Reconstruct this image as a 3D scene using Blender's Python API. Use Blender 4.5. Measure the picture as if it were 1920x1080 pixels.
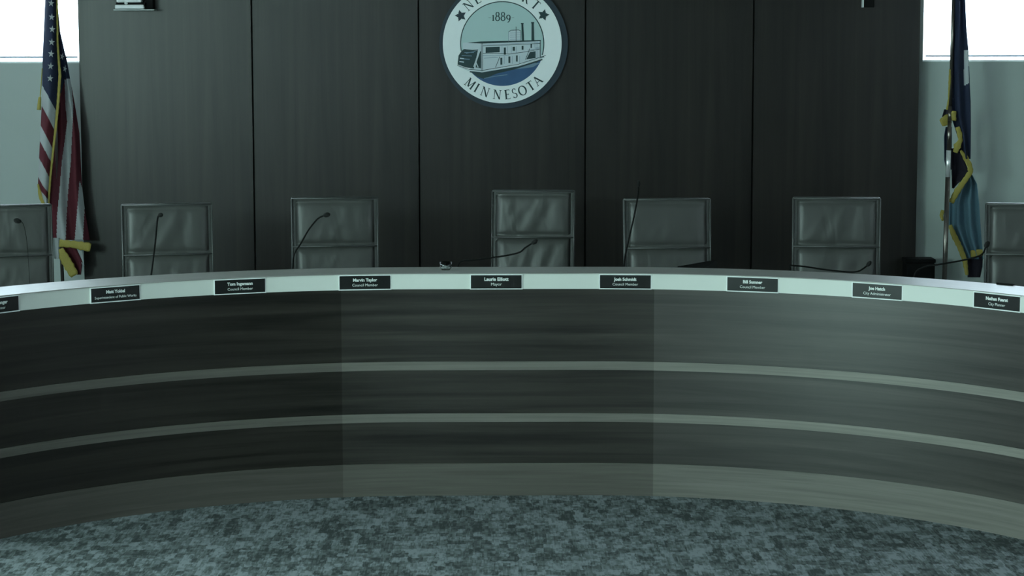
import bpy, bmesh, math, random
from mathutils import Vector, Matrix
random.seed(7)
PI = math.pi
S = bpy.context.scene
for o in list(bpy.data.objects):
    bpy.data.objects.remove(o)
COL = S.collection

# ------------------------------------------------------------------ camera
CF, YAW, PITCH, ROLL, CH = 4070.7, 0.00708, 0.11664, -0.00143, 2.4733
def cam_axes():
    cy, sy, cp, sp = math.cos(YAW), math.sin(YAW), math.cos(PITCH), math.sin(PITCH)
    w = Vector((sy*cp, cy*cp, -sp)); r = Vector((cy, -sy, 0)); u = r.cross(w)
    c, s = math.cos(ROLL), math.sin(ROLL)
    return c*r+s*u, -s*r+c*u, w
CR, CU, CW = cam_axes()
CP = Vector((0, 0, CH))
cam_d = bpy.data.cameras.new('camera'); cam = bpy.data.objects.new('camera', cam_d); COL.objects.link(cam)
cam_d.sensor_width = 36; cam_d.lens = 36*CF/1920; cam_d.clip_end = 200
cam.matrix_world = Matrix(((CR.x, CU.x, -CW.x, 0), (CR.y, CU.y, -CW.y, 0), (CR.z, CU.z, -CW.z, CH), (0, 0, 0, 1)))
S.camera = cam
def at(px, py, Y):
    d = CW + CR*((px-960)/CF) - CU*((py-540)/CF)
    return CP + d*(Y/d.y)

# ------------------------------------------------------------------ colour management, world
S.view_settings.view_transform = 'Standard'; S.view_settings.look = 'None'
S.view_settings.gamma = 1; S.view_settings.use_curve_mapping = False
S.view_settings.exposure = 0.3
W = bpy.data.worlds.new('world'); S.world = W; W.use_nodes = True
bg = W.node_tree.nodes['Background']; bg.inputs[0].default_value = (0.72, 0.90, 1.0, 1); bg.inputs[1].default_value = 7.0

# ------------------------------------------------------------------ window light (left clerestory windows, one weaker pair on the right, added fill windows in front)
XL, XR, YB, YF, ZC = -5.8, 5.8, 15.94, -1.5, 4.9
def area(name, loc, rot, sx, sy, power, color):
    l = bpy.data.lights.new(name, 'AREA'); l.shape = 'RECTANGLE'; l.size = sx; l.size_y = sy
    l.energy = power; l.color = color
    o = bpy.data.objects.new(name, l); COL.objects.link(o); o.location = loc; o.rotation_euler = rot
    return o
LEFT_WIN = [(2.5, 190, 2.25), (5.9, 300, 1.8), (9.3, 50, 2.25), (12.7, 6, 2.25)]
RIGHT_WIN = [(5.9, 3), (9.3, 3)]
FRONT_FILL_WIN = [(-4.2, 42), (-1.2, 12)]  # unseen windows added behind the camera for fill and panel sheen
WZ0, WZ1 = 2.25, 3.35
for y, p, z0_ in LEFT_WIN:
    area('window_light', (XL+0.03, y, (z0_+WZ1)/2), (0, -PI/2, 0), WZ1-z0_-0.1, 2.2, p, (0.66, 1.0, 0.91))
for y, p in RIGHT_WIN:
    area('window_light', (XR-0.03, y, (WZ0+WZ1)/2), (0, PI/2, 0), WZ1-WZ0-0.1, 2.2, p, (0.66, 1.0, 0.91))

for x, p in FRONT_FILL_WIN:
    area('window_light', (x, YF+0.03, 3.15), (PI/2, 0, 0), 2.2, 0.6, p, (0.66, 1.0, 0.91))  # fill lamps of the added front windows

# ------------------------------------------------------------------ materials
def nt(name):
    m = bpy.data.materials.new(name); m.use_nodes = True
    t = m.node_tree; b = t.nodes['Principled BSDF']
    return m, t, b
def mat(name, col, rough=0.6, metal=0.0, spec=0.5, noise=0.0, nscale=20, bump=0.0, bscale=40, coat=0.0):
    m, t, b = nt(name)
    b.inputs['Base Color'].default_value = (*col, 1); b.inputs['Roughness'].default_value = rough
    b.inputs['Metallic'].default_value = metal; b.inputs['Specular IOR Level'].default_value = spec
    if coat: b.inputs['Coat Weight'].default_value = coat; b.inputs['Coat Roughness'].default_value = 0.1
    if noise:
        tc = t.nodes.new('ShaderNodeTexCoord'); n = t.nodes.new('ShaderNodeTexNoise')
        n.inputs['Scale'].default_value = nscale; n.inputs['Detail'].default_value = 4
        t.links.new(tc.outputs['Object'], n.inputs['Vector'])
        mx = t.nodes.new('ShaderNodeMix'); mx.data_type = 'RGBA'
        mx.inputs[6].default_value = (*[c*(1-noise) for c in col], 1)
        mx.inputs[7].default_value = (*[min(1, c*(1+noise)) for c in col], 1)
        t.links.new(n.outputs['Fac'], mx.inputs[0]); t.links.new(mx.outputs[2], b.inputs['Base Color'])
    if bump:
        tc = t.nodes.new('ShaderNodeTexCoord'); n = t.nodes.new('ShaderNodeTexNoise')
        n.inputs['Scale'].default_value = bscale; n.inputs['Detail'].default_value = 3
        t.links.new(tc.outputs['Object'], n.inputs['Vector'])
        bp = t.nodes.new('ShaderNodeBump'); bp.inputs['Strength'].default_value = bump; bp.inputs['Distance'].default_value = 0.02
        t.links.new(n.outputs['Fac'], bp.inputs['Height']); t.links.new(bp.outputs[0], b.inputs['Normal'])
    return m
def laminate(name, dark, light, scale, rough=0.45, uv=True, spec=0.4, contrast=(0.3, 0.7)):
    """wood-grain laminate, streaks stretched along one axis"""
    m, t, b = nt(name)
    tc = t.nodes.new('ShaderNodeTexCoord')
    mp = t.nodes.new('ShaderNodeMapping'); mp.inputs['Scale'].default_value = scale
    t.links.new(tc.outputs['UV' if uv else 'Object'], mp.inputs['Vector'])
    n = t.nodes.new('ShaderNodeTexNoise'); n.inputs['Scale'].default_value = 1; n.inputs['Detail'].default_value = 6
    n.inputs['Roughness'].default_value = 0.62; n.inputs['Distortion'].default_value = 0.6
    t.links.new(mp.outputs[0], n.inputs['Vector'])
    cr = t.nodes.new('ShaderNodeValToRGB')
    cr.color_ramp.elements[0].position = contrast[0]; cr.color_ramp.elements[0].color = (*dark, 1)
    cr.color_ramp.elements[1].position = contrast[1]; cr.color_ramp.elements[1].color = (*light, 1)
    t.links.new(n.outputs['Fac'], cr.inputs[0]); t.links.new(cr.outputs[0], b.inputs['Base Color'])
    b.inputs['Roughness'].default_value = rough; b.inputs['Specular IOR Level'].default_value = spec
    return m
def g(v, r=1.0, gg=1.0, bb=1.0): return (v*r, v*gg, v*bb)

M = {}
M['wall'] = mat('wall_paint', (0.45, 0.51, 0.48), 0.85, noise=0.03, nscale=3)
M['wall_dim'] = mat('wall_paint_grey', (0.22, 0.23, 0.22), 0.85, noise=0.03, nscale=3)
M['ceil'] = mat('ceiling_tile', (0.16, 0.165, 0.16), 0.9, noise=0.05)
M['panel'] = laminate('panel_laminate', (0.0035, 0.0030, 0.0024), (0.024, 0.0205, 0.0165), (11, 11, 0.35), 0.34, uv=False, spec=0.45)
M['gap'] = mat('gap_black', (0.006, 0.006, 0.006), 0.9)
M['desk_l'] = laminate('desk_laminate', (0.006, 0.0055, 0.0045), (0.032, 0.028, 0.023), (0.5, 18, 1), 0.36, spec=0.34)  # left, mid, right copies step lighter: light from the left put into colour
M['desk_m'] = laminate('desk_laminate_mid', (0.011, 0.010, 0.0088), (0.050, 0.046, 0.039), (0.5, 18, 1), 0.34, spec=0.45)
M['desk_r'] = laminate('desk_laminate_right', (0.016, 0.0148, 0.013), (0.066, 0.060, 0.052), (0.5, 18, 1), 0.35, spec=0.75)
M['strip_l'] = laminate('accent_laminate', (0.088, 0.082, 0.071), (0.130, 0.121, 0.106), (1.2, 60, 1), 0.42)  # strips and bases step the same way, shaded left to lit right
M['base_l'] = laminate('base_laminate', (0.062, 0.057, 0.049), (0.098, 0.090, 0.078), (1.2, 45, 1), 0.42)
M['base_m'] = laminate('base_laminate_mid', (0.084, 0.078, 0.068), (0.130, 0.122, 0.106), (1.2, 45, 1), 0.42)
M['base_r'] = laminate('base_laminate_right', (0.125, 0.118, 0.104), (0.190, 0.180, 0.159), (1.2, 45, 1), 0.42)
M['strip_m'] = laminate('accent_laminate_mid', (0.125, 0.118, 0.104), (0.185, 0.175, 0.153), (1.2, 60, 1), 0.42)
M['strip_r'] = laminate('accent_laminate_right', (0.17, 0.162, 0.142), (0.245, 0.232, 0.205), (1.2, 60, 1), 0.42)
M['band'] = mat('trim_band_cream', (0.66, 0.68, 0.64), 0.5, noise=0.03, nscale=8)
M['ledge'] = laminate('ledge_laminate', (0.27, 0.27, 0.25), (0.36, 0.355, 0.33), (1.5, 60, 1), 0.34, spec=0.6)
M['work'] = mat('worktop_grey', (0.10, 0.10, 0.10), 0.4, noise=0.1)
M['holder'] = mat('plate_holder_clear', (0.88, 0.90, 0.89), 0.25, spec=0.6)
M['plate'] = mat('plate_black', (0.008, 0.009, 0.009), 0.3, spec=0.5)
M['ltr'] = mat('lettering_white', (0.75, 0.78, 0.76), 0.5)
M['leather'] = None
M['pipe'] = mat('chair_piping', (0.065, 0.067, 0.065), 0.4)
M['shell'] = mat('chair_shell_leather', (0.050, 0.052, 0.050), 0.45, noise=0.1, bump=0.2)
M['chrome'] = mat('chrome', (0.65, 0.66, 0.66), 0.16, metal=1, noise=0.02)
M['black'] = mat('black_plastic', (0.004, 0.0042, 0.0042), 0.75, spec=0.15, noise=0.1)
M['foam'] = mat('mic_foam', (0.008, 0.008, 0.008), 0.95, bump=0.6, bscale=400)
M['frame'] = mat('window_frame_white', (0.80, 0.82, 0.82), 0.5, noise=0.02)
M['hem'] = mat('shade_hem_bar', (0.30, 0.33, 0.40), 0.5, noise=0.02)
M['navy'] = mat('flag_navy', (0.026, 0.038, 0.082), 0.8, noise=0.15, nscale=60)
M['red'] = mat('flag_red', (0.135, 0.022, 0.034), 0.8, noise=0.15, nscale=60)
M['fwhite'] = mat('flag_white', (0.50, 0.53, 0.53), 0.8, noise=0.05, nscale=60)
M['gold'] = mat('gold_fringe', (0.33, 0.27, 0.055), 0.7, noise=0.25, nscale=200)
M['sky'] = mat('flag_light_blue', (0.15, 0.27, 0.34), 0.8, noise=0.1, nscale=40)
M['plum'] = mat('flag_deep_navy', (0.022, 0.018, 0.032), 0.85, noise=0.15, nscale=60)
M['pole'] = mat('pole_dark_metal', (0.20, 0.18, 0.16), 0.3, metal=0.9, noise=0.05)
M['ferrule'] = mat('pole_ferrule', (0.85, 0.86, 0.86), 0.3, metal=0.6, noise=0.02)  # pale stretch: a reflection on the pole put into the colour
M['seal_w'] = mat('seal_white', (0.90, 0.95, 0.95), 0.4, noise=0.02)
M['seal_t'] = mat('seal_field', (0.47, 0.64, 0.63), 0.45, noise=0.04, nscale=3)
M['seal_n'] = mat('seal_navy', (0.012, 0.028, 0.045), 0.5, noise=0.05)
M['seal_i'] = mat('seal_ink', (0.010, 0.042, 0.048), 0.5, noise=0.05)
M['seal_b'] = mat('seal_blue', (0.030, 0.100, 0.230), 0.5, noise=0.25, nscale=9)
M['seal_p'] = mat('seal_boat_pale', (0.60, 0.68, 0.72), 0.5, noise=0.02)
M['seal_s'] = mat('seal_steel', (0.17, 0.27, 0.36), 0.5, noise=0.05)

def translucent(m, w=0.35):
    """thin flag cloth lets some light through"""
    t = m.node_tree; b = t.nodes['Principled BSDF']; out = t.nodes['Material Output']
    tl = t.nodes.new('ShaderNodeBsdfTranslucent'); mx = t.nodes.new('ShaderNodeMixShader'); mx.inputs[0].default_value = w
    if b.inputs['Base Color'].is_linked: t.links.new(b.inputs['Base Color'].links[0].from_socket, tl.inputs[0])
    t.links.new(b.outputs[0], mx.inputs[1]); t.links.new(tl.outputs[0], mx.inputs[2]); t.links.new(mx.outputs[0], out.inputs[0])
for k_ in ('navy', 'red', 'fwhite', 'sky', 'plum'): translucent(M[k_])
def leather():
    m, t, b = nt('chair_leather')
    b.inputs['Base Color'].default_value = (0.060, 0.062, 0.058, 1); b.inputs['Roughness'].default_value = 0.42
    b.inputs['Specular IOR Level'].default_value = 0.4
    tc = t.nodes.new('ShaderNodeTexCoord'); oi = t.nodes.new('ShaderNodeObjectInfo')
    add = t.nodes.new('ShaderNodeVectorMath'); add.operation = 'ADD'
    mul = t.nodes.new('ShaderNodeVectorMath'); mul.operation = 'SCALE'; mul.inputs['Scale'].default_value = 9.0
    cmb = t.nodes.new('ShaderNodeCombineXYZ')
    t.links.new(oi.outputs['Random'], cmb.inputs[0]); t.links.new(oi.outputs['Random'], cmb.inputs[2])
    t.links.new(cmb.outputs[0], mul.inputs[0]); t.links.new(tc.outputs['Object'], add.inputs[0]); t.links.new(mul.outputs[0], add.inputs[1])
    mp = t.nodes.new('ShaderNodeMapping'); mp.inputs['Scale'].default_value = (6, 3, 2.2); mp.inputs['Rotation'].default_value = (0, 0.35, 0)
    t.links.new(add.outputs[0], mp.inputs['Vector'])
    n = t.nodes.new('ShaderNodeTexNoise'); n.inputs['Scale'].default_value = 1; n.inputs['Detail'].default_value = 2; n.inputs['Distortion'].default_value = 0.8
    t.links.new(mp.outputs[0], n.inputs['Vector'])
    bp = t.nodes.new('ShaderNodeBump'); bp.inputs['Strength'].default_value = 0.25; bp.inputs['Distance'].default_value = 0.05
    t.links.new(n.outputs['Fac'], bp.inputs['Height']); t.links.new(bp.outputs[0], b.inputs['Normal'])
    return m
M['leather'] = leather()

def carpet():
    m, t, b = nt('carpet_tile')
    tc = t.nodes.new('ShaderNodeTexCoord')
    acc = None
    def snap(sx, sy, off, warp=0.0):
        mp = t.nodes.new('ShaderNodeMapping'); mp.inputs['Scale'].default_value = (1/sx, 1/sy, 1); mp.inputs['Location'].default_value = (off, off*1.7, 0)
        t.links.new(tc.outputs['Object'], mp.inputs['Vector'])
        src = mp.outputs[0]
        if warp:
            n = t.nodes.new('ShaderNodeTexNoise'); n.inputs['Scale'].default_value = 1.3; n.inputs['Detail'].default_value = 1
            t.links.new(src, n.inputs['Vector'])
            s = t.nodes.new('ShaderNodeVectorMath'); s.operation = 'SCALE'; s.inputs['Scale'].default_value = warp
            t.links.new(n.outputs['Color'], s.inputs[0])
            a = t.nodes.new('ShaderNodeVectorMath'); a.operation = 'ADD'
            t.links.new(src, a.inputs[0]); t.links.new(s.outputs[0], a.inputs[1]); src = a.outputs[0]
        fl = t.nodes.new('ShaderNodeVectorMath'); fl.operation = 'FLOOR'; t.links.new(src, fl.inputs[0])
        wn = t.nodes.new('ShaderNodeTexWhiteNoise'); wn.noise_dimensions = '2D'; t.links.new(fl.outputs[0], wn.inputs['Vector'])
        return wn.outputs['Value']
    def mathn(op, a, bb):
        n = t.nodes.new('ShaderNodeMath'); n.operation = op
        for i, v in enumerate((a, bb)):
            if isinstance(v, (int, float)): n.inputs[i].default_value = v
            else: t.links.new(v, n.inputs[i])
        return n.outputs[0]
    v1 = snap(0.043, 0.085, 3.3, 0.9); v2 = snap(0.018, 0.035, 7.1, 0.9); v3 = snap(0.085, 0.15, 1.7, 1.0); v4 = snap(0.007, 0.06, 0.3)
    big = t.nodes.new('ShaderNodeTexNoise'); big.inputs['Scale'].default_value = 2.2; big.inputs['Detail'].default_value = 3
    t.links.new(tc.outputs['Object'], big.inputs['Vector'])
    s = mathn('ADD', mathn('MULTIPLY', v1, 0.30), mathn('MULTIPLY', v2, 0.22))
    s = mathn('ADD', s, mathn('MULTIPLY', v3, 0.14)); s = mathn('ADD', s, mathn('MULTIPLY', v4, 0.16))
    s = mathn('ADD', s, mathn('MULTIPLY', big.outputs['Fac'], 0.30))
    cr = t.nodes.new('ShaderNodeValToRGB')
    e = cr.color_ramp.elements
    e[0].position = 0.36; e[0].color = (0.055, 0.066, 0.066, 1)
    e[1].position = 0.76; e[1].color = (0.26, 0.29, 0.31, 1)
    k = e.new(0.55); k.color = (0.135, 0.155, 0.158, 1)
    t.links.new(s, cr.inputs[0]); t.links.new(cr.outputs[0], b.inputs['Base Color'])
    b.inputs['Roughness'].default_value = 0.95; b.inputs['Specular IOR Level'].default_value = 0.15
    return m
M['carpet'] = carpet()
def pane():
    m = bpy.data.materials.new('window_glass'); m.use_nodes = True; t = m.node_tree
    t.nodes.remove(t.nodes['Principled BSDF']); out = t.nodes['Material Output']
    tr = t.nodes.new('ShaderNodeBsdfTransparent'); gl = t.nodes.new('ShaderNodeBsdfGlossy'); gl.inputs['Roughness'].default_value = 0.02
    mx = t.nodes.new('ShaderNodeMixShader'); mx.inputs[0].default_value = 0.06
    t.links.new(tr.outputs[0], mx.inputs[1]); t.links.new(gl.outputs[0], mx.inputs[2]); t.links.new(mx.outputs[0], out.inputs[0])
    return m
M['pane'] = pane()
def tumbler():
    m, t, b = nt('clear_glass'); b.inputs['Transmission Weight'].default_value = 1; b.inputs['Roughness'].default_value = 0.02
    b.inputs['Base Color'].default_value = (0.95, 1, 0.99, 1); return m
M['glass'] = tumbler()
def shade():
    m = bpy.data.materials.new('roller_shade'); m.use_nodes = True; t = m.node_tree
    t.nodes.remove(t.nodes['Principled BSDF']); out = t.nodes['Material Output']
    tl = t.nodes.new('ShaderNodeBsdfTranslucent'); tl.inputs[0].default_value = (0.85, 0.87, 0.88, 1)
    tr = t.nodes.new('ShaderNodeBsdfTransparent')
    mx = t.nodes.new('ShaderNodeMixShader'); mx.inputs[0].default_value = 0.5
    t.links.new(tl.outputs[0], mx.inputs[1]); t.links.new(tr.outputs[0], mx.inputs[2]); t.links.new(mx.outputs[0], out.inputs[0])
    return m
M['shade'] = shade()

# ------------------------------------------------------------------ mesh helpers
def link(name, me, parent=None):
    o = bpy.data.objects.new(name, me); COL.objects.link(o)
    if parent is not None: o.parent = parent
    return o
def obj(name, bm, mats, parent=None, smooth=False, bevel=0.0):
    me = bpy.data.meshes.new(name)
    bmesh.ops.recalc_face_normals(bm, faces=bm.faces)
    bm.to_mesh(me); bm.free()
    for m in (mats if isinstance(mats, (list, tuple)) else [mats]): me.materials.append(m)
    if smooth:
        for p in me.polygons: p.use_smooth = True
    o = link(name, me, parent)
    if bevel:
        b = o.modifiers.new('bevel', 'BEVEL'); b.width = bevel; b.segments = 3; b.limit_method = 'ANGLE'
    return o
def thing(name, label, cat, loc=(0, 0, 0), rz=0, group=None):
    o = bpy.data.objects.new(name, None); COL.objects.link(o); o.empty_display_size = 0.1
    o.location = loc; o.rotation_euler = (0, 0, rz); o['label'] = label; o['category'] = cat
    if group: o['group'] = group
    return o
def tag(o, label, cat, group=None):
    o['label'] = label; o['category'] = cat
    if group: o['group'] = group
    return o
def struct(o): o['kind'] = 'structure'; return o
def box(bm, x0, y0, z0, x1, y1, z1, mi=0):
    v = [bm.verts.new(p) for p in ((x0,y0,z0),(x1,y0,z0),(x1,y1,z0),(x0,y1,z0),(x0,y0,z1),(x1,y0,z1),(x1,y1,z1),(x0,y1,z1))]
    for f in ((0,3,2,1),(4,5,6,7),(0,1,5,4),(1,2,6,5),(2,3,7,6),(3,0,4,7)):
        fc = bm.faces.new([v[i] for i in f]); fc.material_index = mi
def cyl(bm, p0, p1, r0, r1=None, n=16, mi=0, caps=True):
    r1 = r0 if r1 is None else r1
    p0, p1 = Vector(p0), Vector(p1); d = (p1-p0).normalized()
    a = d.orthogonal().normalized(); b = d.cross(a)
    A = [bm.verts.new(p0+(a*math.cos(2*PI*i/n)+b*math.sin(2*PI*i/n))*r0) for i in range(n)]
    B = [bm.verts.new(p1+(a*math.cos(2*PI*i/n)+b*math.sin(2*PI*i/n))*r1) for i in range(n)]
    for i in range(n):
        f = bm.faces.new((A[i], A[(i+1)%n], B[(i+1)%n], B[i])); f.material_index = mi; f.smooth = True
    if caps:
        bm.faces.new(A[::-1]).material_index = mi; bm.faces.new(B).material_index = mi
def tube(bm, pts, rad, n=10, mi=0):
    """smooth tube through pts; rad a number or list"""
    P = [Vector(p) for p in pts]
    Q = []
    R = []
    rr = rad if isinstance(rad, (list, tuple)) else [rad]*len(P)
    for i in range(len(P)-1):
        a = P[max(i-1, 0)]; b = P[i]; c = P[i+1]; d = P[min(i+2, len(P)-1)]
        for k in range(6):
            t = k/6
            Q.append(0.5*((2*b)+(c-a)*t+(2*a-5*b+4*c-d)*t*t+(3*b-a-3*c+d)*t*t*t)); R.append(rr[i]*(1-t)+rr[i+1]*t)
    Q.append(P[-1]); R.append(rr[-1])
    prev = None; nrm = None
    for i, p in enumerate(Q):
        d = (Q[min(i+1, len(Q)-1)]-Q[max(i-1, 0)]).normalized()
        nrm = d.orthogonal().normalized() if nrm is None else (nrm-d*nrm.dot(d)).normalized()
        b = d.cross(nrm)
        ring = [bm.verts.new(p+(nrm*math.cos(2*PI*k/n)+b*math.sin(2*PI*k/n))*R[i]) for k in range(n)]
        if prev:
            for k in range(n):
                f = bm.faces.new((prev[k], prev[(k+1)%n], ring[(k+1)%n], ring[k])); f.smooth = True; f.material_index = mi
        else: bm.faces.new(ring[::-1]).material_index = mi
        prev = ring
    bm.faces.new(prev).material_index = mi
def lathe(bm, prof, n=24, mi=0, c=(0, 0, 0)):
    prev = None
    for r, z in prof:
        ring = [bm.verts.new((c[0]+r*math.cos(2*PI*k/n), c[1]+r*math.sin(2*PI*k/n), c[2]+z)) for k in range(n)]
        if prev:
            for k in range(n):
                f = bm.faces.new((prev[k], prev[(k+1)%n], ring[(k+1)%n], ring[k])); f.smooth = True; f.material_index = mi
        prev = ring
def ellipsoid(bm, c, rx, ry, rz, rot=None, n=16, m=10):
    mt = Matrix.Translation(c) @ (rot.to_4x4() if rot else Matrix.Identity(4)) @ Matrix.Diagonal((rx, ry, rz, 1))
    r = bmesh.ops.create_uvsphere(bm, u_segments=n, v_segments=m, radius=1, matrix=mt)
    for v in r['verts']:
        for f in v.link_faces: f.smooth = True

# ------------------------------------------------------------------ room shell
RZ = 0.32   # raised dais floor
bm = bmesh.new(); box(bm, XL, YF, -0.1, XR, YB, 0); struct(obj('floor', bm, M['carpet']))
bm = bmesh.new(); box(bm, XL-0.2, YF-0.2, ZC, XR+0.2, YB+0.2, ZC+0.1); struct(obj('ceiling', bm, M['ceil']))
def wall_boxes(bm, a0, a1, holes, z0, z1, put):
    """wall running a0..a1 with rectangular holes (h0,h1,hz0,hz1)"""
    cur = a0
    for h0, h1, hz0, hz1 in sorted(holes):
        put(cur, h0, z0, z1); put(h0, h1, z0, hz0); put(h0, h1, hz1, z1); cur = h1
    put(cur, a1, z0, z1)
lw = at(151, 119, YB); rw = at(1729.5, 115, YB)
wzb = (lw.z+rw.z)/2
BW = [(-5.1, lw.x, wzb, 4.6), (rw.x, 5.1, wzb, 4.6)]
bm = bmesh.new(); wall_boxes(bm, XL-0.2, XR+0.2, BW, -0.1, ZC, lambda a, b, c, d: box(bm, a, YB, c, b, YB+0.2, d)); struct(obj('wall_back', bm, M['wall']))
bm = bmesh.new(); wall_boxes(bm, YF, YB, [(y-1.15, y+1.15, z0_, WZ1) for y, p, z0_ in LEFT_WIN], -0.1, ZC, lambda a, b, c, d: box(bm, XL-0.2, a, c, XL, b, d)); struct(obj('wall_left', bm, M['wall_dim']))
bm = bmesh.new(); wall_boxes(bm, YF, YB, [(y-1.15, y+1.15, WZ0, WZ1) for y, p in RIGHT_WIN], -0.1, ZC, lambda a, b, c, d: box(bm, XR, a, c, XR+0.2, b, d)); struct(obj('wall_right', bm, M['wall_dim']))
bm = bmesh.new(); wall_boxes(bm, XL-0.2, XR+0.2, [(x-1.15, x+1.15, 2.8, 3.5) for x, p in FRONT_FILL_WIN], -0.1, ZC, lambda a, b, c, d: box(bm, a, YF-0.2, c, b, YF, d)); struct(obj('wall_front', bm, M['wall_dim']))

wn = 0
def window_back(x0, x1, z0, z1, shaded=True):
    global wn; wn += 1
    e = bpy.data.objects.new('window_%d' % wn, None); COL.objects.link(e); struct(e); e.location = ((x0+x1)/2, YB, z0)
    cx = (x0+x1)/2
    bm = bmesh.new(); fw = 0.012
    box(bm, x0-cx, 0.02, 0, x1-cx, 0.10, fw); box(bm, x0-cx, 0.02, z1-z0-fw, x1-cx, 0.10, z1-z0)
    box(bm, x0-cx, 0.02, fw, x0-cx+fw*0.6, 0.10, z1-z0-fw); box(bm, x1-cx-fw*0.6, 0.02, fw, x1-cx, 0.10, z1-z0-fw)
    obj('window_frame', bm, M['frame'], e)
    bm = bmesh.new(); box(bm, x0-cx+0.005, 0.07, 0.010, x1-cx-0.02, 0.075, z1-z0-0.03); obj('glass_pane', bm, M['pane'], e)
    bm = bmesh.new()
    for k in range(1):
        box(bm, x0-cx+0.025, 0.045, 0.050, x1-cx-0.025, 0.0455, z1-z0-0.05)
    obj('roller_shade', bm, M['shade'], e)
    bm = bmesh.new(); cyl(bm, (x0-cx+0.03, 0.045, 0.042), (x1-cx-0.03, 0.045, 0.042), 0.007, n=10); obj('hem_bar', bm, M['hem'], e)
for x0, x1, z0, z1 in BW: window_back(x0, x1, z0, z1)
def window_side(X, sgn, y, WZ0=WZ0):
    global wn; wn += 1
    e = bpy.data.objects.new('window_%d' % wn, None); COL.objects.link(e); struct(e); e.location = (X, y, WZ0)
    h = WZ1-WZ0; bm = bmesh.new()
    a, b = sorted((sgn*0.06, sgn*0.12))
    for q in ((-1.15, 1.15, 0, 0.05), (-1.15, 1.15, h-0.05, h), (-1.15, -1.10, 0.05, h-0.05), (1.10, 1.15, 0.05, h-0.05), (-0.02, 0.02, 0.05, h-0.05)):
        box(bm, a, q[0], q[2], b, q[1], q[3])
    obj('window_frame', bm, M['frame'], e)
    a, b = sorted((sgn*0.088, sgn*0.092)); bm = bmesh.new(); box(bm, a, -1.10, 0.05, b, 1.10, h-0.05); obj('glass_pane', bm, M['pane'], e)
for y, p, z0_ in LEFT_WIN: window_side(XL, -1, y, z0_)
for y, p in RIGHT_WIN: window_side(XR, 1, y)
def fill_window_front(x):  # added, unseen windows around the front fill lamps
    global wn; wn += 1
    e = bpy.data.objects.new('window_%d' % wn, None); COL.objects.link(e); struct(e); e.location = (x, YF, 2.8)
    bm = bmesh.new()
    for q in ((-1.15, 1.15, 0, 0.04), (-1.15, 1.15, 0.66, 0.70), (-1.15, -1.10, 0.04, 0.66), (1.10, 1.15, 0.04, 0.66)): box(bm, q[0], -0.12, q[2], q[1], -0.06, q[3])
    obj('window_frame', bm, M['frame'], e)
    bm = bmesh.new(); box(bm, -1.10, -0.092, 0.04, 1.10, -0.088, 0.66); obj('glass_pane', bm, M['pane'], e)
for x, p in FRONT_FILL_WIN: fill_window_front(x)

# wood panelling on the back wall
PT = 0.10
yp = YB-PT
seams = [at(153, 300, yp).x, at(475, 250, yp).x, at(786, 250, yp).x, at(1097.3, 250, yp).x, at(1410.8, 250, yp).x, at(1720, 300, yp).x]
bm = bmesh.new(); box(bm, seams[0]+0.02, YB-PT+0.02, RZ, seams[-1]-0.02, YB, ZC-0.01); struct(obj('trim_1', bm, M['gap']))
for i in range(5):
    bm = bmesh.new(); gp = 0.0065
    x0 = seams[i]+(gp if i else 0); x1 = seams[i+1]-(gp if i < 4 else 0)
    cx = (x0+x1)/2
    box(bm, x0-cx, 0, 0, x1-cx, 0.02, ZC-0.02-RZ)
    if i == 0: box(bm, x0-cx, 0.02, 0, x0-cx+0.02, PT, ZC-0.02-RZ)
    if i == 4: box(bm, x1-cx-0.02, 0.02, 0, x1-cx, PT, ZC-0.02-RZ)
    o = struct(obj('trim_%d' % (i+2), bm, M['panel'])); o.location = (cx, yp, RZ)

# ------------------------------------------------------------------ the dais desk
DD, XC, LS, RA = 11.5015, 0.0322, 0.4145, 2.6738
ZT, ZTB, ZS1, ZS2, ZBT = 1.206, 1.1208, 0.7294, 0.4480, 0.1761
SH = 0.046     # strip height
def dpos(s, off=0.0):
    """point and outward (away from camera) normal of the front line at arc length s"""
    a = abs(s); sg = 1 if s >= 0 else -1
    if a < LS: return Vector((XC+s, DD+off, 0)), Vector((0, 1, 0)), 0.0
    th = (a-LS)/RA
    n = Vector((sg*math.sin(th), math.cos(th), 0))
    return Vector((XC+sg*LS, DD-RA, 0))+n*(RA+off), n, -sg*th
SE = 3.35
J1, J2 = -0.862, 0.808
def curved(name, s0, s1, o0, o1, z0, z1, m, parent, bevel=0):
    n = max(4, int((s1-s0)/0.045)); bm = bmesh.new(); uvl = bm.loops.layers.uv.new('UVMap')
    rows = []
    for i in range(n+1):
        s = s0+(s1-s0)*i/n
        a, b = dpos(s, o0)[0], dpos(s, o1)[0]
        rows.append((s, [bm.verts.new((a.x, a.y, z0)), bm.verts.new((a.x, a.y, z1)), bm.verts.new((b.x, b.y, z1)), bm.verts.new((b.x, b.y, z0))]))
    vv = [z0, z1, z1+abs(o1-o0), z0-abs(o1-o0)]
    for (sa, A), (sb, B) in zip(rows, rows[1:]):
        for k in range(4):
            k2 = (k+1) % 4
            f = bm.faces.new((A[k], B[k], B[k2], A[k2]))
            f.smooth = False
            uv = [(sa, vv[k]), (sb, vv[k]), (sb, vv[k2]), (sa, vv[k2])]
            if k == 3: uv = [(sa, z0-abs(o1-o0)), (sb, z0-abs(o1-o0)), (sb, z0), (sa, z0)]
            for lp, q in zip(f.loops, uv): lp[uvl].uv = q
    for s, A in (rows[0], rows[-1]):
        f = bm.faces.new(A)
        for lp, q in zip(f.loops, ((0, z0), (0, z1), (0.1, z1), (0.1, z0))): lp[uvl].uv = q
    return obj(name, bm, m, parent, bevel=bevel)
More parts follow.
